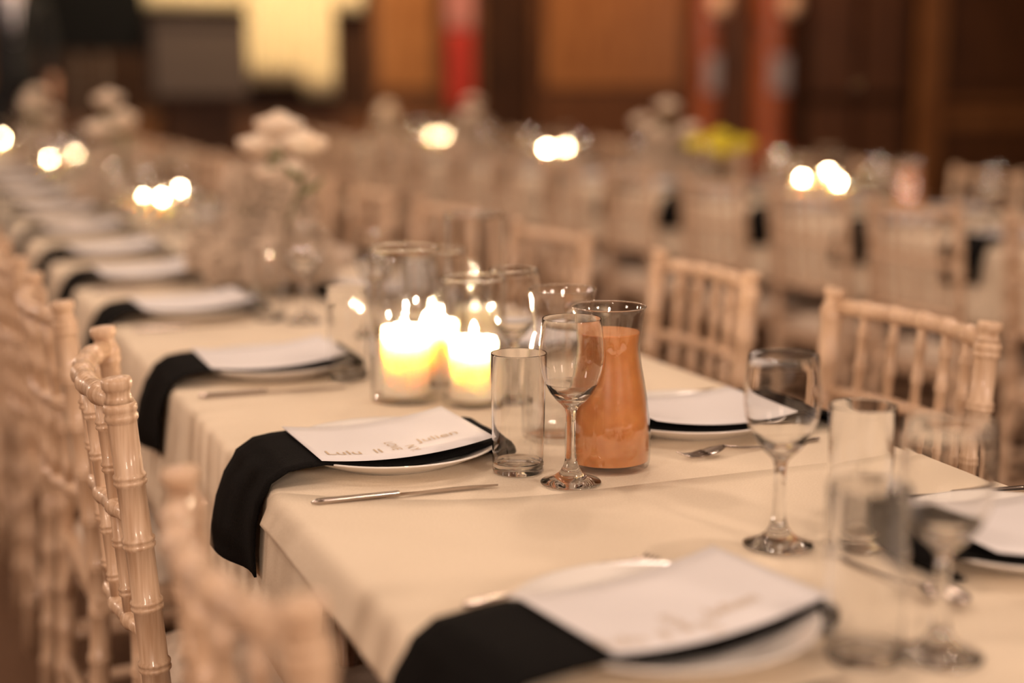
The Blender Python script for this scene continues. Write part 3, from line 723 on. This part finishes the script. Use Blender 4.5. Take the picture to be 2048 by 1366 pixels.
for x, r, lb in ((7.29, .125, 'pale frosted shape standing in for a highlight on the slimmer column'), (8.02, .175, 'pale frosted shape standing in for a highlight on the wider column')):
    t = thing('pink_highlight', lb, 'highlight shape', (x, Y1 - .02 - r, 1.80))  # unlit shape added to imitate the pinkish highlight high on the column
    ob('highlight_shell', MB().lathe([(.045, -.02), (.085, .03), (.10, .10), (.085, .17), (.05, .2), (.046, .198), (.08, .168), (.095, .10), (.08, .034), (.045, -.016)], 32).mesh('highlight_shell', M['pale_highlight']), t, (0, -.12, 0))
    ob('arm', MB().sweep([(0, 0, -.03), (0, -.08, -.05), (0, -.12, -.02)], [.012, .012, .012], 10).mesh('arm', M['steel']), t)

# ------------------------------------------------------------------ standing person in a black suit at the end of the hall
def skin(name, verts, edges, m, parent, sub=2, root=0):
    me = bpy.data.meshes.new(name); me.from_pydata([v[:3] for v in verts], edges, [])
    o = ob(name, me, parent); o.modifiers.new('Skin', 'SKIN'); 
    if not me.skin_vertices: me.attributes  # layer is made by the modifier
    bm = bmesh.new(); bm.from_mesh(me); lay = bm.verts.layers.skin.verify(); bm.verts.ensure_lookup_table()
    for i, v in enumerate(verts):
        bm.verts[i][lay].radius = (v[3], v[4] if len(v) > 4 else v[3]); bm.verts[i][lay].use_root = (i == root)
    bm.to_mesh(me); bm.free()
    s = o.modifiers.new('Sub', 'SUBSURF'); s.levels = sub; s.render_levels = sub
    me.materials.append(m); me.polygons.foreach_set('use_smooth', [True] * len(me.polygons)); o.modifiers['Skin'].use_smooth_shade = True
    return o
def make_person(loc, rz):
    t = thing('person', 'person in a black suit and white shirt standing past the table ends', 'person', loc, rz)
    # body faces local -y
    V_ = [(0, 0, .95, .09, .07), (0, 0, 1.10, .10, .07), (0, .0, 1.28, .11, .07), (0, .01, 1.42, .10, .06), (0, .012, 1.52, .055, .055), (0, .0, 1.58, .055, .06), (0, -.012, 1.66, .077, .098), (0, -.008, 1.74, .075, .095), (0, 0, 1.79, .045, .06)]
    E_ = [(i, i + 1) for i in range(8)]
    def limb(start, pts):
        p = start
        for q in pts: V_.append(q); E_.append((p, len(V_) - 1)); p = len(V_) - 1
        return p
    for s in (-1, 1):
        limb(0, [(s * .09, 0, .82, .062), (s * .105, -.005, .50, .050), (s * .11, .01, .10, .038), (s * .115, -.10, .04, .034)])
        wr_ = limb(3, [(s * .19, .01, 1.40, .058), (s * .24, .02, 1.12, .042), (s * .25, -.04, .88, .030)])
        pm = limb(wr_, [(s * .252, -.055, .82, .034, .018)])
        for k, (dy, ln) in enumerate(((-.030, .070), (-.012, .080), (.006, .075), (.022, .060))):
            limb(pm, [(s * .254, -.055 + dy, .775, .0095), (s * .250, -.060 + dy, .775 - ln * .5, .0088), (s * .240, -.068 + dy, .775 - ln, .0075)])
        limb(wr_, [(s * .245, -.085, .835, .011), (s * .236, -.105, .80, .010), (s * .232, -.108, .775, .008)])
    skin('body', V_, E_, M['skin'], t)
    J = [(0, 0, .80, .175, .135), (0, 0, 1.02, .155, .115), (0, 0, 1.15, .152, .115), (0, 0, 1.30, .172, .122), (0, .01, 1.42, .150, .105), (0, .012, 1.49, .085, .075)]
    JE = [(i, i + 1) for i in range(5)]
    for s in (-1, 1):
        n = len(J); J += [(s * .195, .01, 1.405, .075), (s * .245, .02, 1.12, .058), (s * .25, -.03, .905, .044)]; JE += [(4, n), (n, n + 1), (n + 1, n + 2)]
    skin('jacket', J, JE, M['suit'], t)
    T_ = [(0, 0, 1.0, .140, .100)]; TE = []
    for s in (-1, 1):
        n = len(T_); T_ += [(s * .098, 0, .80, .098), (s * .105, -.005, .48, .076), (s * .11, .01, .09, .062)]; TE += [(0, n), (n, n + 1), (n + 1, n + 2)]
    skin('trousers', T_, TE, M['suit'], t)
    sh = MB().grid(lambda u, v: ((u - .5) * (.012 + .115 * v), -.112 - .016 * v * (1 - v) + .030 * v ** 3 + .02 * abs(2 * u - 1) ** 2 * v, 1.16 + .34 * v), 10, 14).mesh('shirt', M['shirt'])
    ob('shirt', solid_sheet(sh, .006), t)
    ti = MB().grid(lambda u, v: ((u - .5) * (.03 - .014 * v), -.134 + .026 * v ** 3 - .012 * v * (1 - v), 1.18 + .28 * v), 4, 10).mesh('tie', M['suit'])
    ob('tie', solid_sheet(ti, .005), t)
    ob('hair', MB().grid(lambda u, v: (.084 * math.sin(PI * .58 * v) * math.cos(2 * PI * u), .012 + .108 * math.sin(PI * .58 * v) * math.sin(2 * PI * u), 1.72 + .105 * math.cos(PI * .58 * v) + (.05 if math.sin(2 * PI * u) < -.3 else 0) * v * .9), 28, 10).mesh('hair', M['hair']), t)
    for s in (-1, 1):
        ob('eye', MB().lathe([(0, -.011), (.008, -.008), (.011, 0), (.008, .008), (0, .011)], 14).mesh('eye', M['shirt']), t, (s * .031, -.094, 1.70))
        ob('ear', MB().lathe([(0, -.03), (.010, -.022), (.013, 0), (.010, .022), (0, .03)], 12).mesh('ear', M['skin']), t, (s * .079, .0, 1.69))
        ob('shoe', MB().grid(lambda u, v, s=s: (s * .115 + .048 * math.cos(2 * PI * v) * math.sin(PI * min(.98, .08 + u * .9)) ** .5, -.05 + (u - .5) * .27, .04 + .042 * math.sin(2 * PI * v) * (1 - .45 * (1 - u))), 12, 16).mesh('shoe', M['black']), t)
    ob('nose', MB().sweep([(0, -.098, 1.705), (0, -.115, 1.675), (0, -.104, 1.662)], [.008, .014, .010], 10).mesh('nose', M['skin']), t)
    ob('mouth', MB().sweep([(-.026, -.098, 1.632), (0, -.106, 1.630), (.026, -.098, 1.632)], [.003, .006, .003], 8).mesh('mouth', M['red']), t)
    return t
make_person((.93, 11.15, .30), 0)
